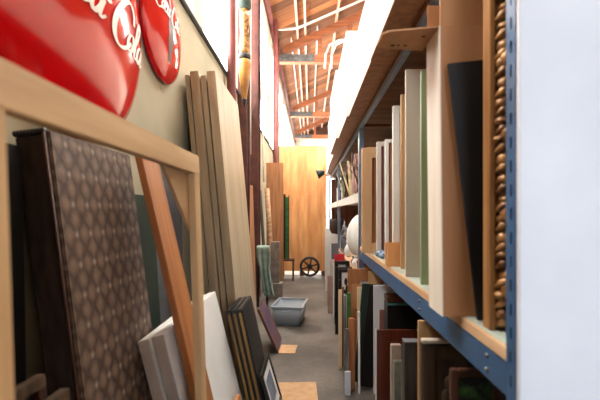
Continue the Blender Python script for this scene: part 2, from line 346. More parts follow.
def sign(label, yc, zc, Rr, b, text_w, base, bottle=False, vs_=1.0, tilt=0, dy=0):
    root = empty('round_sign', (WX, yc, zc), label, 'sign')
    x0 = .025
    def surf(y, z): return x0 + b * (1 - min(1, (y * y + z * z) / Rr ** 2)) ** .8
    bm = bmesh.new(); prof = [(.001, x0 + b)] + [(Rr * i / 16, surf(Rr * i / 16, 0)) for i in range(1, 17)] + [(Rr * 1.004, x0 - .006), (Rr * .99, x0 - .014), (Rr * .97, .004), (.01, .004)]
    bm_lathe(bm, prof, 'x', 72); face = obj('enamel_face', bm, 'redsign', root)
    if bottle:
        bm = bmesh.new(); pr = [(.0, .03), (.16, .03), (.30, .045), (.42, .055), (.55, .045), (.70, .055), (.85, .045), (.95, .03), (1.15, .02), (1.3, .018)]
        H = Rr * .98; L, Rt = [], []
        for h, w_ in pr:
            z = -Rr * .62 + h * H * .95
            for s, arr in ((-1, L), (1, Rt)): arr.append(bm.verts.new((surf(s * w_ * H * 2.6, z) + .002, s * w_ * H * 2.6, z)))
        for i in range(len(pr) - 1): bm.faces.new((L[i], Rt[i], Rt[i + 1], L[i + 1]))
        o = obj('bottle_picture', bm, 'bottle', face)
    adv = lambda c: .70 if c == 'C' else .22 if c == '-' else ADV[c] * .76
    total = sum(adv(c) for c in 'Coca-Cola'); s = text_w / total; cx = -text_w / 2
    bm = bmesh.new()
    for ch in 'Coca-Cola':
        kx, kz, dz_ = (1.0, 1.3, -.12) if ch == 'C' else (.8, 1.05, 0)
        pts = [Vector(((p.x + .3 * p.y) * kx, p.y * kz + dz_)) for p in spline(GL[ch])]
        wd = .17 if ch == 'C' else .125
        A = []
        for i, p in enumerate(pts):
            d = (pts[min(i + 1, len(pts) - 1)] - pts[max(i - 1, 0)]).normalized(); nrm = Vector((-d.y, d.x))
            th = wd * (.35 + .65 * abs(d.y)) if ch != '-' else .10
            th *= .55 + .45 * min(1, 3 * min(i, len(pts) - 1 - i) / len(pts))
            r_ = []
            for q in (p + nrm * th / 2, p - nrm * th / 2):
                y0, z0 = cx + q.x * s, q.y * s * vs_; ct, st_ = math.cos(tilt), math.sin(tilt)
                y, z = y0 * ct - z0 * st_ + dy, y0 * st_ + z0 * ct + base - zc
                r_.append(bm.verts.new((surf(y, z) + .004, y, z)))
            A.append(r_)
        for i in range(len(A) - 1): bm.faces.new((A[i][0], A[i][1], A[i + 1][1], A[i + 1][0]))
        cx += adv(ch) * s
    o = obj('script_lettering', bm, 'lettering', face)
    return root
sign('large round red enamel sign with white script, nearest on the cream wall', 1.40, 2.03, .53, .06, .84, 1.942, False, .74, R(-3.5), .06)
sign('smaller round red enamel sign with white script and a bottle', 2.235, 2.26, .292, .04, .36, 2.31, True, 1.0, R(-6), -.03)

# ------------------------------------------------------------------ leaning things along the cream wall
def lean(name, y0, y1, xtop, ztop, xfoot, t, m, label, cat, bev=.002, zfoot=0, group=None):
    """panel whose front face runs from (xfoot, zfoot) up to (xtop, ztop); returns object with local x=-t..0, y=0..L, z=0..h"""
    a = math.atan2(xtop - xfoot, ztop - zfoot); h = math.hypot(xtop - xfoot, ztop - zfoot)
    lift = t * abs(math.sin(a))
    o = box(name, (-t, 0, 0, y1 - y0, 0, h), m, None, bev, (xfoot, y0, zfoot + lift), (0, a, 0))
    tag(o, label, cat, group); return o, h
def lean_root(name, y0, xtop, ztop, xfoot, t, label, cat, zfoot=0, group=None):
    a = math.atan2(xtop - xfoot, ztop - zfoot); h = math.hypot(xtop - xfoot, ztop - zfoot)
    return empty(name, (xfoot, y0, zfoot + t * abs(math.sin(a))), label, cat, (0, a, 0), group), h

# pine frame in front
r, h = lean_root('stretcher_frame', .435, -.38, 1.43, -.333, .022, 'bare pine frame standing open in front of the patterned panel', 'frame')
L = .935; t = .022; wd = .063
box('rail', (-t, 0, 0, L, h - wd, h), 'pine', r); box('rail', (-t, 0, 0, L, 0, wd), 'pine', r)
box('stile', (-t, 0, 0, wd, wd, h - wd), 'pine_v', r); box('stile', (-t, 0, L - wd, L, wd, h - wd), 'pine_v', r)
bm = bmesh.new(); tri = ((L - wd - .235, h - wd + .02), (L - wd + .02, h - wd + .02), (L - wd + .02, h - wd - .19))
fa = [bm.verts.new((-t - .001, y, z)) for y, z in tri]; fb_ = [bm.verts.new((-t - .012, y, z)) for y, z in tri]
bm.faces.new(fa); bm.faces.new(fb_[::-1])
for k_ in range(3): bm.faces.new((fa[k_], fa[(k_ + 1) % 3], fb_[(k_ + 1) % 3], fb_[k_]))
obj('corner_gusset', bm, 'card_pale', r)
# patterned padded panel
r, h = lean_root('upholstered_board', 1.113, -.731, 1.462, -.541, .098, 'thick board in brown diamond-patterned fabric behind the pine frame', 'upholstered board')
bm = bmesh.new(); bm_box(bm, -.012, 0, .006, .510, .004, h - .004, .004); obj('fabric_front', bm, 'fabric', r)
bm = bmesh.new(); bm_box(bm, -.096, -.0125, .0, .516, 0, h - .012, .006); side = obj('fabric_side', bm, 'fabric_dark', r)
bm = bmesh.new(); bm_tube(bm, [(-.02, -.004, .02), (-.010, -.003, h * .5), (-.010, -.003, h - .01)], .004, 8); obj('piping', bm, 'dbrown', side)
bm = bmesh.new()
for k_ in range(9): bm_ball(bm, (-.092 + .0098 * k_, .004, h - .006), .007, .012, .010, 8, 6)
bm_tube(bm, [(-.092, .008, h - .006), (-.014, .008, h - .006)], .009, 8); obj('top_roll', bm, 'blackpaint', side)
lean('black_board', .62, 1.10, -.79, 1.42, -.765, .02, 'black', 'added black board standing in for shade beside the end of the patterned board', 'board')  # black board put where only shade lies beside the patterned board
for i, (y0, y1, x, z, lb) in enumerate(((.70, 1.0, -.60, .800, 'thin brown picture frame low in the dark before the patterned board'), (.68, 1.0, -.66, .835, 'second thin brown picture frame, tucked behind the other in the dark corner'))):
    r, h = lean_root('picture_frame', y0, x, z, x + .06, .025, lb, 'picture frame'); L = y1 - y0
    box('moulding', (-.025, 0, 0, L, h - .03, h), 'carved', r); box('moulding', (-.025, 0, 0, L, 0, .03), 'brown', r)
    box('moulding', (-.025, 0, 0, .03, .03, h - .03), 'dbrown', r); box('moulding', (-.025, 0, L - .03, L, .03, h - .03), 'dbrown', r); box('backing', (-.02, -.012, .03, L - .03, .03, h - .03), 'black', r)
lean('dark_green_board', 1.70, 2.04, -.80, 1.32, -.72, .02, 'dgreen', 'dark green board leaning on the wall between patterned board and orange plank', 'board')
lean('timber_plank', 1.50, 1.67, -.634, 1.454, -.297, .026, 'orange', 'orange-stained plank leaning steeply across the white boards', 'plank', .003)
lean('slate_board', 2.06, 2.54, -.815, 1.53, -.80, .02, 'slate', 'grey slate-coloured board behind the orange plank', 'board')
for x, z, t, y0, lb in ((-.585, .768, .042, 1.45, 'white painted board, rear one of the pair under the orange plank'), (-.533, .783, .046, 1.455, 'white painted board, front one of the pair under the orange plank')):
    o, h = lean('painted_board', y0, 2.25, x, z, x + .196, t, 'white', lb, 'board', group='white boards under the plank')
    o.data.materials.append(M['grey_edge'])
    for p in o.data.polygons:
        if abs(p.normal.y) > .9: p.material_index = 1
# stacked doors
dl = [(-.618, .056, 2.155, 2.60, 3.43, 'nearest the aisle'), (-.684, .032, 2.13, 2.61, 3.40, 'second from the aisle'), (-.724, .056, 2.15, 2.59, 3.38, 'third from the aisle'), (-.787, .030, 2.13, 2.60, 3.36, 'next to the wall')]
for i, (x, t, z, y0, y1, w) in enumerate(dl):
    r, h = lean_root('flush_door', y0, x, z, x + .195, t, 'pale wooden flush door standing in the leaning stack, ' + w, 'door', group='flush doors leaning on the wall')
    box('door_leaf', (-t, 0, .004, y1 - y0, 0, h), 'door', r, .002)
    box('edge_strip', (-t + .002, -.002, 0, .004, 0, h), 'door_edge', r, .001)
# stack of dark pictures with gold sides
for i in range(3):
    x = -.385 - i * .033; y0 = 2.262 + i * .008
    r, h = lean_root('framed_picture', y0, x, .685 - .006 * i, x + .15, .030, ('black-backed framed picture on the aisle side of the gold-edged stack', 'gold-edged framed picture in the middle of the dark stack', 'gold-edged framed picture at the back of the dark stack')[i], 'picture', group='dark framed pictures by the doors')
    L = .37
    box('backing', (-.004, 0, 0.01, L - .01, .01, h - .01), 'blackpaint', r, 0); mo = box('moulding', (-.030, -.004, 0, L, 0, h), 'blackpaint', r, .002)
    box('gilt_edge', (-.024, -.009, -.002, .003, .02, h - .02), 'gold_edge', mo, .001)
r, h = lean_root('matted_picture', 2.29, -.275, .30, -.185, .02, 'small black-framed picture with a white mat and grey-blue print', 'picture'); L = .38
bm = bmesh.new()
for b in ((0, L, 0, .025), (0, L, h - .025, h), (0, .025, .025, h - .025), (L - .025, L, .025, h - .025)): bm_box(bm, -.018, 0, *b, .002)
obj('frame', bm, 'blackpaint', r); mt = box('mat', (-.016, -.008, .02, L - .02, .02, h - .02), 'white', r, 0); box('print', (-.0085, -.006, .09, L - .09, .085, h - .075), 'bluepic', mt, 0)
r, h = lean_root('canvas_painting', 3.50, -.445, .38, -.275, .022, 'canvas with a purple and rust abstract leaning past the dark pictures', 'painting')
box('canvas', (-.004, 0, 0, .40, 0, h), 'abstract', r, .001); box('stretcher', (-.022, -.004, 0, .40, 0, h), 'dbrown', r, .001)
o, h = lean('wood_offcut', 1.98, 2.06, -.36, .30, -.30, .02, 'orange', 'short orange wood offcut in front of the white panels', 'offcut')
# far group of boards
def stand(name, x0, x1, y, z0, z1, t, m, label, cat, tilt=0, roll=0, group=None):
    """camera-facing upright board, foot at y, tilted back by tilt degrees"""
    o = box(name, (0, x1 - x0, 0, t, 0, z1 - z0), m, None, .003, (x0, y, z0), (R(-tilt), R(roll), 0))
    return tag(o, label, cat, group)
lean('brown_board', 4.98, 5.5, -.785, 1.60, -.735, .02, 'brown', 'reddish brown board leaning near the green cloth', 'board')
lean('thin_board', 6.05, 6.3, -.765, 1.58, -.66, .015, 'dgreen', 'thin grey-green panel beside the bark pole', 'panel')
bm = bmesh.new(); bm_tube(bm, [(-.60, 6.45, 0), (-.635, 6.46, .5), (-.66, 6.47, 1.0), (-.70, 6.48, 1.62)], [.05, .047, .042, .04], 10); o = obj('bark_pole', bm, 'rope'); tag(o, 'peeled pale bark pole leaning between the far boards', 'pole')
stand('tall_board', -.755, -.46, 6.9, 0, 2.09, .03, 'brown', 'tall brown board standing in front of the plywood sheet', 'board')
# plywood sheet
pw = empty('plywood_sheet', (-.60, 7.8, .09), 'large orange plywood sheet closing the end of the aisle', 'plywood')
box('sheet', (0, .92, 0, .018, 0, 2.44), 'ply', pw)
for x, z in ((.25, .5), (.3, 1.1), (.62, .4), (.55, 1.5), (.33, 1.75), (.75, 1.2), (.7, 2.0), (.2, 2.2), (.6, .9), (.42, 2.3)):
    bm = bmesh.new(); bm_lathe(bm, [(.014, -.004), (.014, .001)], 'y', 12, (x, 0, z)); obj('filled_knot', bm, 'card_pale', pw)
for x in (.02, .40, .82): box('foot', (x, x + .08, -.02, .04, -.09, 0), 'dbrown', pw)
tag(box('light_gap_sheet', (-.55, .36, 7.9, 9.6, 0, .004), 'white', None, 0), 'added white sheet imitating the strip of light under the plywood', 'sheet')  # added sheet, its white stands for light showing under the plywood
# iron wheel
wq = empty('iron_wheel', (-.005, 7.66, .0), 'dark spoked iron wheel propped against the plywood', 'wheel')
bm = bmesh.new(); rr = .17
prof = []
for i in range(40):
    a = 2 * math.pi * i / 40; prof.append((rr * math.cos(a), 0, .195 + rr * math.sin(a)))
bm_tube(bm, prof + [prof[0]], .024, 8, False); obj('rim', bm, 'iron', wq)
bm = bmesh.new(); bm_lathe(bm, [(.05, -.04), (.05, .04)], 'y', 16, (0, 0, .195)); obj('hub', bm, 'iron', wq)
for i in range(6):
    a = math.pi * i / 3 + .3; bm = bmesh.new(); bm_tube(bm, [(.04 * math.cos(a), 0, .195 + .04 * math.sin(a)), (.16 * math.cos(a), 0, .195 + .16 * math.sin(a))], .014, 8); obj('spoke', bm, 'iron', wq)
# stool with green picture
st = empty('wooden_stool', (-.52, 7.15, 0), 'dark red-brown stool carrying the black and green panel', 'stool')
box('seat', (0, .24, 0, .26, .36, .39), 'dbrown', st, .004)
for x in (.012, .202):
    for y in (.012, .222): box('leg', (x, x + .026, y, y + .026, 0, .36), 'maho', st)
r = empty('framed_board', (-.49, 7.22, .391), 'slim black frame edged in bright green, standing on the stool', 'frame')
box('frame', (0, .05, 0, .03, 0, 1.17), 'blackpaint', r); box('green_panel', (.05, .10, .004, .024, 0, 1.12), 'green', r); box('edge_strip', (.10, .115, 0, .03, 0, 1.15), 'blackpaint', r)
# concrete post
cp = empty('concrete_post', (-.50, 5.80, 0), 'grey concrete post on a square block by the far boards', 'post')
box('base', (-.10, .10, -.1, .1, 0, .22), 'concrete', cp, .006); box('shaft', (-.062, .062, -.05, .05, .22, .81), 'concrete', cp, .005)
# cloth over a dark sawhorse
sh = empty('sawhorse', (-.67, 5.25, 0), 'small dark trestle under the green cloth', 'trestle')
box('top_bar', (-.025, .13, -.03, .03, .72, .78), 'blackpaint', sh)
for x in (-.02, .10):
    for s in (-1, 1):
        bm = bmesh.new(); bm_tube(bm, [(x + .01, s * .018, .72), (x + .01, s * .026, 0)], .014, 8); obj('leg', bm, 'blackpaint', sh)
bm = bmesh.new(); NX, NZ = 14, 22; g = []
for i in range(NZ + 1):
    rowv = []
    s = i / NZ
    for j in range(NX + 1):
        q = j / NX - .5
        if s < .12: y = -.06 + .10 * (1 - s / .12) ; z = .80
        else: y = -.075 - .03 * (s - .12); z = .80 - (s - .12) / .88 * .64
        y -= .012 * math.sin(q * 17 + s * 3) * min(1, s * 2)
        x = .06 + q * (.14 + .05 * (s < .5) * math.sin(s * 6)) + .09 * s * s
        rowv.append(bm.verts.new((x, y, z + .02 * math.sin(q * 9) * s)))
    g.append(rowv)
for i in range(NZ):
    for j in range(NX): bm.faces.new((g[i][j], g[i][j + 1], g[i + 1][j + 1], g[i + 1][j])).smooth = True
o = obj('green_cloth', bm, 'cloth', None, (-.67, 5.25, 0)); o.modifiers.new('s', 'SOLIDIFY').thickness = .012; tag(o, 'faded green cloth draped over the dark trestle', 'cloth')
# tub
tb_ = empty('storage_tub', (-.425, 4.34, 0), 'open grey plastic storage tub on the concrete floor', 'tub', (0, 0, R(-7)))
def ring_tub(w, l, h, wt):
    bm = bmesh.new()
    def loop(w, l, z, r=.035):
        pts = []
        for cx, cy, a0 in ((w / 2 - r, l / 2 - r, 0), (-w / 2 + r, l / 2 - r, 90), (-w / 2 + r, -l / 2 + r, 180), (w / 2 - r, -l / 2 + r, 270)):
            for k_ in range(5): a = R(a0 + 22.5 * k_); pts.append(bm.verts.new((cx + r * math.cos(a), cy + r * math.sin(a), z)))
        return pts
    ls = [loop(w * .84, l * .88, 0), loop(w, l, h), loop(w - wt, l - wt, h), loop(w * .84 - wt, l * .88 - wt, .005)]
    for a, b in zip(ls, ls[1:]):
        for i in range(20): bm.faces.new((a[i], a[(i + 1) % 20], b[(i + 1) % 20], b[i])).smooth = True
    bm.faces.new(ls[0][::-1]); bm.faces.new(ls[-1]); return bm, loop
bm, _ = ring_tub(.335, .46, .205, .008); obj('body', bm, 'tub', tb_, (.17, .24, 0))
bm = bmesh.new()
def rect_ring(bm, w, l, z0, z1, t):
    for b in ((-w / 2, w / 2, -l / 2, -l / 2 + t), (-w / 2, w / 2, l / 2 - t, l / 2), (-w / 2, -w / 2 + t, -l / 2 + t, l / 2 - t), (w / 2 - t, w / 2, -l / 2 + t, l / 2 - t)): bm_box(bm, *b, z0, z1, .004)
rect_ring(bm, .365, .49, .195, .213, .026); obj('rim', bm, 'tub', tb_, (.17, .24, 0))
box('handle', (-.05, .05, -.262, -.246, .15, .17), 'tub', tb_, .004, (.17, .24, 0))
box('contents', (-.12, .12, -.18, .18, .008, .05), 'slate', tb_, .006, (.17, .24, 0))
# cardboard on the floor
tag(box('cardboard_sheet', (-.11, .24, -.15, .20, 0, .006), 'card_pale', None, .001, (-.19, 2.70, 0), (0, 0, R(2))), 'larger tan cardboard sheet on the floor nearest the camera', 'cardboard')
tag(box('cardboard_sheet', (-.075, .075, -.10, .12, 0, .006), 'card_pale', None, .001, (-.20, 3.60, 0), (0, 0, R(-4))), 'small cardboard piece on the floor beside the abstract canvas', 'cardboard')

# ------------------------------------------------------------------ storage racks
XR, XB = .44, 1.12
rk = empty('storage_rack', (XR, .85, 0), 'blue steel shelving rack nearest the camera, holding the tall boards', 'rack')
def upright(parent, x, y, face, h, m, slots=True):
    """slotted angle post; face is the x of the slotted side"""
    wv, gap, sl, pitch = .043, .0085, .026, .052
    bm = bmesh.new(); tk = .003; s = 1 if face == 'aisle' else -1
    ya, yb = y, y + wv; ym = (ya + yb) / 2
    def fb(y0, y1, z0, z1): bm_box(bm, min(x, x + s * tk), max(x, x + s * tk), y0, y1, z0, z1)
    if slots:
        fb(ya, ym - gap / 2, 0, h); fb(ym + gap / 2, yb, 0, h)
        z = 0
        while z < h: fb(ym - gap / 2, ym + gap / 2, z, min(h, z + pitch - sl)); z += pitch
    else: fb(ya, yb, 0, h)
    bm_box(bm, min(x, x + s * .04), max(x, x + s * .04), ya, ya + tk, 0, h)
    bm_box(bm, min(x + s * .006, x + s * .009), max(x + s * .006, x + s * .009), ya + .006, yb, 0, h)
    return obj('upright', bm, m, parent)
def W(o, p): o.matrix_parent_inverse = Matrix.Translation(-Vector(p.location)); return o
def rbox(p, name, b, m, bev=.002): return W(box(name, b, m, p, bev), p)
H = 2.02
for y, mm in ((.848, 'blue'), (3.54, 'blue_pale')): W(upright(rk, XR - .003, y, 'aisle', H, mm), rk); W(upright(rk, XB + .043, y, 'back', H, 'blue'), rk)
def level(p, y0, y1, z_top, hb, mb, md, deck_t=.03, back=True):
    rbox(p, 'shelf_beam', (XR, XR + .03, y0, y1, z_top - deck_t - hb, z_top - deck_t), mb, .004)
    if back: rbox(p, 'shelf_beam', (XB, XB + .03, y0, y1, z_top - deck_t - hb, z_top - deck_t), mb, .004)
    rbox(p, 'shelf_deck', (XR, XB + .03, y0, y1, z_top - deck_t, z_top), md, .002)
level(rk, .895, 3.54, .934, .08, 'blue', 'deck')
rbox(rk, 'shelf_liner', (XR + .010, XB, .90, 3.53, .9342, .937), 'liner', 0)
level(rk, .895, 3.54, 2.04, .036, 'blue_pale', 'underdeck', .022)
for y in (.99, 1.6, 3.35): 
    for dz in (.0, .035):
        bm = bmesh.new(); bm_lathe(bm, [(.006, .004), (.006, -.003), (.001, -.004)], 'x', 10, (XR - .003, y + .3 * 0, .85 + dz)); W(obj('bolt', bm, 'steel', rk), rk)
rbox(rk, 'back_panel', (XB + .05, XB + .06, .85, 3.58, .12, 2.0), 'dbrown')
box_ = rbox(rk, 'end_panel', (XR - .004, XB + .06, .832, .846, .02, 2.015), 'bluewhite')
rk2 = empty('storage_rack', (XR, 3.6, 0), 'blue and white steel shelving rack farther down the aisle', 'rack')
for y in (3.59, 6.30, 9.2): W(upright(rk2, XR - .003, y, 'aisle', H, 'blue_pale', False), rk2); W(upright(rk2, XB + .043, y, 'back', H, 'blue', False), rk2)
for a, b in ((3.64, 6.30), (6.35, 9.2)):
    level(rk2, a, b, 1.415, .07, 'white', 'white', .02); level(rk2, a, b, .665, .06, 'blue', 'deck', .025); level(rk2, a, b, 2.04, .036, 'blue_pale', 'underdeck', .022)
rbox(rk2, 'end_panel', (XR + .05, XB + .04, 9.25, 9.26, .1, 2.0), 'dbrown')  # added dark panel, blocks the bright end window behind the shelves
rbox(rk2, 'back_panel', (XB + .05, XB + .06, 3.6, 9.25, .1, 2.0), 'dbrown')

# long white cartons on top
zt = 2.041
for y0, y1, x0, hh, lb in ((.86, 2.12, .32, .62, 'the nearest of them'), (2.125, 3.36, .325, .42, 'a lower one'), (3.365, 4.35, .31, .72, 'by the second post'), (4.355, 5.6, .285, .74, 'over the globe'), (5.605, 7.2, .33, .75, 'near the plywood'), (7.205, 9.0, .345, .55, 'beyond the plywood')):
    r = empty('long_carton', (x0, y0, zt), 'white carton with a brown base on the racks, ' + lb, 'carton', group='white cartons on the racks')
    box('base_flap', (0, .8, 0, y1 - y0, 0, .004), 'brown', r, 0)
    bm = bmesh.new(); bm_box(bm, .0, .8, 0.002, y1 - y0 - .002, .0045, hh, .004); obj('carton_body', bm, 'card_white', r)
    box('lid', (-.004, .804, -.001, y1 - y0 + .001, hh - .06, hh + .004), 'card_white', r, .002)

# ---- on the middle shelf (top .937)
zs = .9375
# gilded carved frame
r = empty('gilded_frame', (.458, 1.03, zs), 'tall carved gilt frame at the near end of the middle shelf', 'frame')
HG = .94
box('inner_strip', (.0, .014, -.012, .03, 0, HG), 'gilt_flat', r)
for nm, b in (('stile', (.014, .085, 0, .03, 0, HG)), ('stile', (.50, .57, 0, .03, 0, HG)), ('rail', (.085, .50, 0, .03, 0, .07)), ('rail', (.085, .50, 0, .03, HG - .07, HG))): box(nm, b, 'gilt_flat', r, .004)
box('picture', (.085, .50, .012, .02, .07, HG - .07), 'black', r, 0)
bm = bmesh.new(); z = .02; i = 0; q = random.Random(3)
while z < HG - .03:
    w_ = q.uniform(.016, .026); hh = q.uniform(.012, .022)
    bm_tube(bm, [(.014, -.010, z - .01), (.028, -.022, z + .004), (.046, -.020, z + .012), (.058, -.012, z + .004), (.056, -.010, z - .012)], [.004, .011, .013, .010, .005], 8)
    bm_ball(bm, (.034 + q.uniform(-.006, .008), -.014, z + .022), w_, .020, hh, 10, 7)
    if i % 2: bm_ball(bm, (.066, -.010, z + .015), .014, .016, .028, 10, 7)
    if i % 4 == 1: bm_ball(bm, (.040, -.024, z + .03), .020, .016, .030, 10, 7)
    z += .047 + q.uniform(-.004, .006); i += 1
bm_box(bm, .016, .084, -.006, .0, .01, HG - .01)
obj('carving', bm, 'gilt', r)
# black tilted panel
o = box('black_board', (0, .50, 0, .012, 0, .72), 'black', None, .002, (.462, 1.10, zs + .003), (R(-1.5), R(-6.0), 0)); tag(o, 'matt black board tilted on edge against the tall cardboard box', 'board')
# cardboard box
r = empty('cardboard_box', (.381, 1.155, zs + .001), 'tall cardboard box with its top flap folded out over the aisle', 'box', (0, R(-.6), 0))
BW, BD, BH = .45, .125, .84
bm = bmesh.new()
for b in ((.004, BW, 0, .004, 0, BH), (.004, BW, BD - .004, BD, 0, BH), (BW - .004, BW, .004, BD - .004, 0, BH), (.004, BW - .004, .004, BD - .004, 0, .004)): bm_box(bm, *b)
obj('body', bm, 'card', r); box('white_side', (0, .004, 0, BD, 0, BH), 'card_white', r, 0)
bm = bmesh.new(); vs = [bm.verts.new(p) for p in ((0, 0, BH), (0, BD + .045, BH), (-.14, BD + .04, BH + .008), (-.158, BD + .01, BH + .004), (-.158, .03, BH - .006), (-.145, .0, BH - .012))]; bm.faces.new(vs)
o = obj('side_flap', bm, 'card', r); o.modifiers.new('s', 'SOLIDIFY').thickness = .005
for k_ in range(3):
    bm = bmesh.new()
    for j in range(5 - k_): bm_box(bm, -.115 + j * .020, -.103 + j * .020 - .004 * (j % 2), .05 + k_ * .032, .058 + k_ * .032, BH - .0085, BH - .0070)
    obj('printed_line', bm, 'print_ink', o)
for y, nm in ((.0, 'front_flap'), (BD - .004, 'rear_flap')): box(nm, (.004, BW, y, y + .004, BH, BH + .12), 'card', r, 0, rot=(0, 0, 0))
box('tape', (.17, .215, -.001, 0, BH - .16, BH), 'gilt_flat', r, 0)
def edge(name, x0, y, ztop, t, m, label, cat, w=.5, zb=zs, roll=0, tilt=0, parts=None, group=None):
    o = box(name, (0, w, 0, t, 0, ztop - zb), m, None, .002, (x0, y, zb), (R(-tilt), R(roll), 0)); return tag(o, label, cat, group)
edge('sage_board', .462, 1.66, 1.83, .02, 'sage', 'sage green board beside the tall cardboard box', 'board', .55)
edge('beige_board', .446, 1.86, 1.905, .02, 'beige', 'pale beige board just behind the sage green one', 'board', .55)
edge('wooden_board', .483, 2.12, 1.865, .02, 'tan', 'orange-brown wooden board edge-on between beige and white boards', 'board', .5)
def pframe(x0, y, ztop, zb, w, wd, t, mf, mi, name, label, cat='picture frame', roll=0, tilt=0):
    r = empty(name, (x0, y, zb), label, cat, (R(-tilt), R(roll), 0)); h = ztop - zb
    box('stile', (0, wd, 0, t, 0, h), mf, r, .003); box('stile', (w - wd, w, 0, t, 0, h), mf, r, .003)
    box('rail', (wd, w - wd, 0, t, 0, wd), mf, r, .003); box('rail', (wd, w - wd, 0, t, h - wd, h), mf, r, .003)
    if mi: box('backing', (wd, w - wd, t * .4, t * .7, wd, h - wd), mi, r, 0)
    return r
pframe(.475, 2.29, 1.85, zs, .5, .04, .025, 'white', 'silver', 'picture_frame', 'tall white picture frame with a grey panel on the middle shelf')
pframe(.475, 2.52, 1.70, zs, .5, .022, .03, 'white', 'brown', 'picture_frame', 'white frame around a brown panel, beside the grey-panelled one')
pframe(.455, 2.72, 1.72, zs, .5, .032, .03, 'offwhite', 'mauve', 'worn_frame', 'worn pinkish-white frame with flaking edges on the middle shelf')
pframe(.385, 2.95, 1.715, zs, .5, .075, .05, 'card_pale', 'brown', 'raw_wood_frame', 'broad pale wood frame overhanging the shelf by the second post')
pframe(.46, 3.2, 1.76, zs, .5, .06, .03, 'card_pale', 'tan', 'raw_wood_frame', 'pale wood frame showing above the broad one at the second post')
r = empty('wooden_box', (.428, 2.215, zs), 'small open wooden box sitting on the shelf before the white frames', 'box')
for b in ((0, .2, 0, .008, 0, .13), (0, .2, .06, .068, 0, .13), (0, .008, .008, .06, 0, .13), (.192, .2, .008, .06, 0, .13), (.008, .192, .008, .06, 0, .008)): box('board', b, 'ply', r, .001)
bm = bmesh.new()
for i in range(9): bm_ball(bm, (.47 + .02 * (i % 3) + rnd.uniform(-.01, .01), 2.6 + .05 * (i // 3), zs + .018 + .012 * (i % 2)), .022, .03, .018, 8, 6)
o = obj('plastic_wrap', bm, 'blue_pale'); tag(o, 'crumpled pale blue plastic wrap at the feet of the white frames', 'plastic wrap')

# ---- on the floor under the middle shelf, edges towards the aisle
r = pframe(.425, 1.20, .765, .0, .15, .022, .025, 'dbrown', 'leafpic', 'leaf_picture', 'dark framed picture of green leaves under the near shelf', 'picture')
# carved dark door
r = empty('carved_board', (.41, 1.46, 0), 'dark carved wooden panel under the near end of the shelf', 'panel')
box('board', (0, .55, .012, .03, 0, .76), 'carved', r, .003)
for b in ((0, .05, 0, .760), (.20, .25, .05, .70), (.5, .55, 0, .76)): box('stile', (b[0], b[1], 0, .012, b[2], b[3]), 'carved', r, .004)
for z in (0, .36, .70): box('rail', (.05, .5, 0, .0118, z, z + .05), 'carved', r, .004)
box('cap_strip', (0, .55, -.004, .03, .76, .772), 'beige', r, .002)
bm = bmesh.new()
for cx in (.125, .37):
    for cz in (.21, .56):
        bm = bmesh.new()
        for i in range(8):
            a = i * math.pi / 4; bm_ball(bm, (cx + .035 * math.cos(a), .012, cz + .07 * math.sin(a)), .016, .01, .028, 8, 6)
        bm_ball(bm, (cx, .012, cz), .02, .014, .025, 8, 6); obj('medallion', bm, 'carved', r)
edge('pine_board', .424, 1.56, .815, .018, 'pine_v', 'pale pine board standing behind the dark carved panel', 'board', .5, 0)
r = pframe(.407, 1.72, .675, 0, .5, .06, .05, 'weather', 'dbrown', 'weathered_frame', 'thick weathered black wooden frame standing on the floor')
box('top_edge', (0, .5, -.002, .052, .675, .681), 'slate', r, .001)
r = empty('silver_frame', (.405, 1.93, 0), 'short silver moulding strip in front of the mahogany panel', 'moulding')
box('strip', (0, .05, 0, .03, 0, .52), 'silver', r, .004); box('bead', (.034, .044, -.008, .004, 0, .52), 'silver', r, .004)
tag(box('brown_block', (0, .05, .035, .07, 0, .585), 'grey_edge', None, .003, (.40, 1.93, 0)), 'narrow brown batten behind the silver moulding', 'batten')
r = empty('mahogany_board', (.363, 2.2, 0), 'red-brown mahogany cabinet panel with a raised border', 'panel')
box('board', (.004, .5, .0, .02, 0, .59), 'maho', r, .002)
bm = bmesh.new(); 
for b in ((.06, .075, .07, .53), (.42, .435, .07, .53), (.075, .42, .07, .085), (.075, .42, .515, .53)): bm_box(bm, b[0], b[1], -.01, .0, b[2], b[3], .003)
obj('raised_border', bm, 'maho', r); box('white_edge', (0, .004, 0, .02, 0, .592), 'white', r, 0)
r = empty('black_box', (.494, 2.55, 0), 'black cabinet with a pale rim standing behind the mahogany panel', 'box')
box('body', (0, .5, 0, .12, 0, .66), 'blackpaint', r, .004); box('pale_rim', (-.002, .5, -.004, .0, .645, .66), 'teal', r, 0); box('lid', (0, .5, 0, .12, .665, .70), 'dbrown', r, .003)
edge('white_board', .433, 2.72, .74, .02, 'bluewhite', 'bluish white board standing on the floor beside the black cabinet', 'board', .4, 0)
edge('mauve_board', .47, 2.69, .58, .02, 'mauve', 'short reddish board leaning on the bluish white one', 'board', .3, 0)
for i, (x, y, m, lb) in enumerate(((.40, 2.80, 'blackpaint', 'black board fanned open under the shelf, the near one'), (.375, 2.87, 'dgreen', 'dark olive board fanned open beyond the black one'))):
    edge('fanned_board', x - .06, y, .73, .015, m, lb, 'board', .35, 0.022, roll=6 - i)
edge('pine_strip', .435, 2.97, .80, .014, 'pine_v', 'thin pine strip upright beside the brown hollow frame', 'strip', .10, 0)
edge('pale_strip', .345, 2.935, .69, .012, 'cream', 'cream strip tucked against the dark olive board', 'strip', .10, 0)
r = empty('tan_cardboard', (.325, 3.10, 0), 'tan folded cardboard standing between green board and pine strip', 'cardboard')
box('front_sheet', (0, .13, 0, .006, 0, .68), 'card', r, .001); box('rear_sheet', (.008, .14, .018, .024, 0, .672), 'card_pale', r, .001); box('fold', (0, .008, .006, .018, 0, .675), 'card', r, 0)
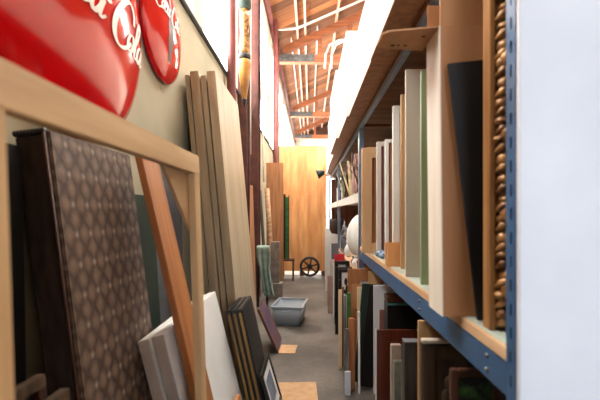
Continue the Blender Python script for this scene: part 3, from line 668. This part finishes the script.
r = empty('clothes_rail', (.37, 3.06, 0), 'thin chrome rod with a bent bracket before the tan cardboard', 'rod')
bm = bmesh.new(); bm_tube(bm, [(0, 0, 0), (0, 0, .50), (.012, 0, .53)], .008, 8); obj('rod', bm, 'glaze', r)
bm = bmesh.new(); bm_tube(bm, [(-.02, 0, .49), (.0, -.004, .50), (.012, -.004, .545), (.03, -.004, .56), (.055, -.004, .56)], .007, 8); obj('bracket', bm, 'iron', r)
pframe(.322, 3.4, .755, 0, .30, .10, .03, 'brown', 'white', 'picture_frame', 'broad brown frame around a white sheet, under the second post')
def strip(x0, y, zt_, w, t, m, lb, cat='board', name='slim_board'): edge(name, x0, y, zt_, t, m, lb, cat, w, 0)
strip(.277, 3.0, .63, .028, .03, 'green', 'bright green board edge before the tan cardboard')
strip(.262, 3.04, .60, .014, .1, 'steel', 'thin grey metal-faced board beside the green one')
strip(.252, 3.2, .64, .02, .02, 'mauve', 'narrow mauve board between cream and grey edges')
strip(.225, 3.16, .625, .028, .02, 'cream', 'cream-coloured board with a dark top, in the slim row')
strip(.245, 3.42, .66, .02, .02, 'blackpaint', 'slim black board behind the cream one')
strip(.235, 2.70, .16, .04, .02, 'bluewhite', 'short white offcut lying at the foot of the slim boards', 'offcut', 'white_offcut')
strip(.245, 2.74, .44, .018, .02, 'slate', 'grey batten by the short white offcut', 'batten', 'grey_batten')
strip(.268, 2.78, .50, .045, .02, 'orange', 'orange-brown board with a green edge, at the aisle side', 'board')
strip(.330, 2.72, .56, .012, .03, 'white', 'narrow white board edge next to the orange-brown one', 'board')
figured = pframe(.27, 3.78, .70, 0, .165, .03, .025, 'blackpaint', 'white', 'picture_frame', 'black frame around a white sheet with dark figures')
r = figured
bm = bmesh.new()
for a, b, z in ((.055, .10, .45), (.08, .085, .50), (.10, .08, .42), (.12, .10, .52), (.07, .06, .58)): bm_ball(bm, (a, .0085, z), .016, .003, b * .6, 10, 6)
obj('dark_figures', bm, 'black', r)
pframe(.255, 4.05, .68, 0, .175, .035, .03, 'blackpaint', 'slate', 'picture_frame', 'black frame with a grey panel behind the figured sheet')
pframe(.27, 4.4, .70, 0, .165, .04, .03, 'blackpaint', 'bluewhite', 'picture_frame', 'black frame with a pale blue panel, farthest of the black frames')
for i, (x, y, z, w, m, lb) in enumerate(((.29, 4.75, .74, .12, 'redc', 'red card standing beyond the black frames'), (.27, 4.7, .64, .1, 'white', 'white card just before the red card'), (.26, 5.2, .62, .14, 'offwhite', 'off-white board far along the rack foot'), (.30, 5.6, .80, .1, 'slate', 'slim grey board far along the rack foot'), (.24, 6.25, .9, .16, 'glaze', 'tall white board by the far rack foot'), (.25, 6.5, .55, .14, 'weather', 'dark weathered board by the plywood edge'), (.27, 7.25, .95, .12, 'white', 'white board nearest the plywood edge'), (.22, 4.9, .45, .07, 'grey_edge', 'low grey board at the aisle edge'), (.23, 5.4, .38, .06, 'pink', 'low pinkish board at the aisle edge'))):
    edge('standing_board', x, y, z, .02, m, lb, 'board', w, 0)

# ---- far rack: objects on its two shelves
zu, zl = 1.4155, .6655
def vase(x, y, z, r, h, m, lb, name='vase', cat='vase'):
    rt = empty(name, (x, y, z), lb, cat)
    bm = bmesh.new(); bm_lathe(bm, [(r * .55, 0), (r * .6, .01), (r, h * .35), (r * .95, h * .5), (r * .4, h * .78)], seg=18); obj('body', bm, m, rt)
    bm = bmesh.new(); bm_lathe(bm, [(r * .4, h * .78), (r * .38, h * .9), (r * .52, h), (r * .44, h), (r * .3, h * .9)], seg=18); obj('neck', bm, m, rt)
def twigs(x, y, z, n, h, m, lb, sp=.12):
    bm = bmesh.new(); q = random.Random(int(y * 100))
    for i in range(n):
        p = Vector((x + q.uniform(-.03, .03), y + q.uniform(-.03, .03), z + .016)); pts = [p]
        d = Vector((q.uniform(-sp, sp), q.uniform(-sp, sp) * 1.5, h))
        for k_ in range(4): p = p + d * .25 + Vector((q.uniform(-.02, .02), q.uniform(-.02, .02), 0)); pts.append(p)
        bm_tube(bm, pts, [.012, .011, .009, .007, .004], 6)
        bm_tube(bm, [pts[2], pts[2] + Vector((q.uniform(-.06, .03), q.uniform(-.06, .06), .08))], [.008, .004], 6)
    o = obj('twig_bundle', bm, m); tag(o, lb, 'twigs')
for a in ((.72, 3.95, .09, .42, 'pink', 'dusty pink vase on the upper far shelf, by the second post'), (.70, 4.5, .07, .34, 'glaze', 'white glazed vase among the twigs'), (.72, 5.05, .08, .36, 'yellow', 'ochre vase on the upper far shelf'), (.76, 5.62, .07, .38, 'bottle', 'dark brown vase on the upper far shelf'), (.68, 6.1, .06, .30, 'green', 'small green vase near the third post'), (.72, 6.7, .08, .36, 'glaze', 'white vase beyond the third post'), (.68, 7.3, .07, .3, 'slate', 'grey vase at the far end of the upper shelf')):
    vase(a[0], a[1], zu, a[2], a[3], a[4], a[5])
for x, y, n, h, m, lb in ((.78, 4.2, 10, .42, 'twig', 'bundle of dry brown twigs nearest on the upper far shelf'), (.78, 4.75, 9, .36, 'offwhite', 'bundle of bleached driftwood sticks on the upper far shelf'), (.78, 5.35, 9, .36, 'pink', 'bundle of pinkish dried stems on the upper far shelf'), (.78, 5.85, 8, .32, 'twig', 'bundle of brown twigs by the third post')): twigs(x, y, zu, n, h, m, lb)
for x, y, n, h, m, lb in ((.47, 4.02, 8, .40, 'pink', 'spray of dusty pink stems at the shelf edge by the second post'), (.48, 4.62, 8, .40, 'cream', 'spray of straw-coloured stems at the shelf edge over the globe'), (.48, 5.12, 8, .38, 'dbrown', 'spray of dark brown stems at the shelf edge'), (.48, 5.36, 7, .34, 'sage', 'spray of sage green stems at the shelf edge'), (.48, 5.66, 7, .36, 'offwhite', 'spray of bleached stems at the shelf edge by the third post'), (.48, 3.78, 9, .36, 'twig', 'tangle of brown twigs right behind the second post')): twigs(x, y, zu, n, h, m, lb, .10)
bx = [(.50, 4.36, .10, .1, .12, 'weather', 'dark weathered box'), (.49, 4.85, .10, .1, .16, 'white', 'small white box'), (.58, 5.24, .08, .08, .1, 'teal', 'small teal tin'), (.60, 5.42, .06, .08, .22, 'orange', 'orange wooden case'), (.47, 5.80, .10, .07, .14, 'blue', 'blue tin'), (.47, 5.98, .12, .06, .2, 'glaze', 'white canister'), (.47, 6.45, .14, .08, .18, 'blackpaint', 'black box'), (.47, 6.9, .14, .1, .24, 'white', 'plain white carton')]
for x, y, w, d, h, m, lb in bx:
    r = empty('small_box', (x, y, zu), lb + ' on the upper far shelf', 'box'); box('body', (0, w, 0, d, 0, h * .8), m, r, .004); box('lid', (-.003, w + .003, -.003, d + .003, h * .8, h), m, r, .003)
# lower shelf
r = empty('white_globe', (.62, 4.45, zl), 'large white paper globe on the lower far shelf', 'globe')
bm = bmesh.new(); bm_ball(bm, (0, 0, .30), .215, .215, .27, 28, 18); obj('shade', bm, 'glaze', r)
bm = bmesh.new(); bm_lathe(bm, [(.11, 0), (.115, .02), (.05, .04), (.05, .06)]); obj('collar', bm, 'weather', r)
bm = bmesh.new(); bm_tube(bm, [(0, 0, .55), (0, 0, .61)], .02, 10); obj('stem', bm, 'weather', r)
def lantern(x, y, h, lb):
    r = empty('lantern', (x, y, zl), lb, 'lantern')
    bm = bmesh.new(); bm_lathe(bm, [(.045, 0), (.05, .02), (.04, .04)], seg=14); obj('base', bm, 'steel', r)
    bm = bmesh.new(); bm_lathe(bm, [(.038, .04), (.044, h * .4), (.036, h * .62)], seg=14); obj('glass', bm, 'slate', r)
    bm = bmesh.new(); bm_lathe(bm, [(.046, h * .62), (.04, h * .75), (.015, h * .9), (.008, h)], seg=14); obj('cap', bm, 'steel', r)
for y, h, lb in ((5.45, .36, 'grey metal lantern nearest the white globe'), (5.68, .44, 'taller grey lantern second from the globe'), (5.92, .38, 'grey lantern third from the globe')): lantern(.495, y, h, lb)
r = empty('white_box', (.40, 6.62, zl), 'white box under the dark wicker basket on the lower far shelf', 'box'); box('body', (0, .3, 0, .3, 0, .17), 'glaze', r, .004); box('lid', (-.004, .304, -.004, .304, .17, .20), 'glaze', r, .003)
r = empty('wicker_basket', (.46, 6.77, zl + .2005), 'dark wicker basket standing on the white box', 'basket')
bm = bmesh.new(); bm_lathe(bm, [(.08, 0), (.12, .05), (.14, .17), (.125, .25), (.11, .26), (.10, .2)], seg=20); obj('body', bm, 'wicker', r)
bm = bmesh.new(); bm_tube(bm, [(0, -.12, .25), (0, -.09, .35), (0, 0, .39), (0, .09, .35), (0, .12, .25)], .010, 8); obj('handle', bm, 'wicker', r)
for x, y, rr_, h, m, lb in ((.47, 4.15, .04, .12, 'glaze', 'small white jar at the foot of the globe'), (.47, 4.3, .035, .1, 'bottle', 'small brown jar beside the white jar'), (.50, 7.2, .09, .34, 'glaze', 'white jug beyond the wicker basket'), (.50, 7.5, .09, .4, 'glaze', 'taller white jug farthest along the lower shelf'), (.49, 5.15, .05, .2, 'glaze', 'white pot between globe and nearest lantern')): vase(x, y, zl, rr_, h, m, lb, 'jar', 'jar')
r = empty('small_crate', (.46, 3.72, zl), 'low orange-brown crate on the lower far shelf by the second post', 'crate'); box('body', (0, .3, 0, .2, 0, .08), 'brown', r, .003); box('lid', (-.004, .304, -.004, .204, .08, .1), 'redc', r, .002)
# clamp lamp reaching over the aisle
r = empty('clamp_lamp', (.4255, 6.31, 1.75), 'dark green metal lamp reaching into the aisle from the far rack', 'lamp')
bm = bmesh.new(); bm_tube(bm, [(0, 0, 0), (-.12, -.02, .06), (-.21, -.04, .11)], .012, 8); obj('arm', bm, 'glaze', r)
bm = bmesh.new(); bm_lathe(bm, [(.012, .0), (.03, .01), (.05, .05), (.075, .12), (.07, .118), (.045, .05)], seg=18); s_ = obj('shade', bm, 'dgreen', r, (-.20, -.04, .12)); s_.rotation_euler = (0, R(-112), 0)
bm = bmesh.new(); bm_box(bm, -.02, .012, -.03, .03, -.03, .03, .004); obj('clamp', bm, 'iron', r)

# ------------------------------------------------------------------ light, camera, colour
struct('window_9', (.30, 2.3, BACK + .005, BACK + .02, .3, 3.2), emit('doorway_daylight', (222, 236, 255), 7.2), label='wide bright doorway behind the camera', cat='window')
wd_ = bpy.data.worlds.new('World'); bpy.context.scene.world = wd_; wd_.use_nodes = True
wd_.node_tree.nodes['Background'].inputs[0].default_value = (.8, .88, 1, 1); wd_.node_tree.nodes['Background'].inputs[1].default_value = .6
cd = bpy.data.cameras.new('Camera'); cam = bpy.data.objects.new('Camera', cd); C.objects.link(cam)
cam.location = (0, 0, 1.24); cam.rotation_euler = (R(90), 0, 0); cd.lens = 24; cd.sensor_width = 36; cd.clip_start = .05
cd.shift_x = -10 / 600; cd.shift_y = 12 / 600
cd.dof.use_dof = True; cd.dof.focus_distance = 3.3; cd.dof.aperture_fstop = 2.8
sc = bpy.context.scene; sc.camera = cam
sc.view_settings.view_transform = 'Standard'; sc.view_settings.look = 'None'; sc.view_settings.gamma = 1; sc.view_settings.exposure = .5
sc.cycles.max_bounces = 8; sc.cycles.diffuse_bounces = 5; sc.cycles.use_denoising = True; sc.cycles.sample_clamp_indirect = 6
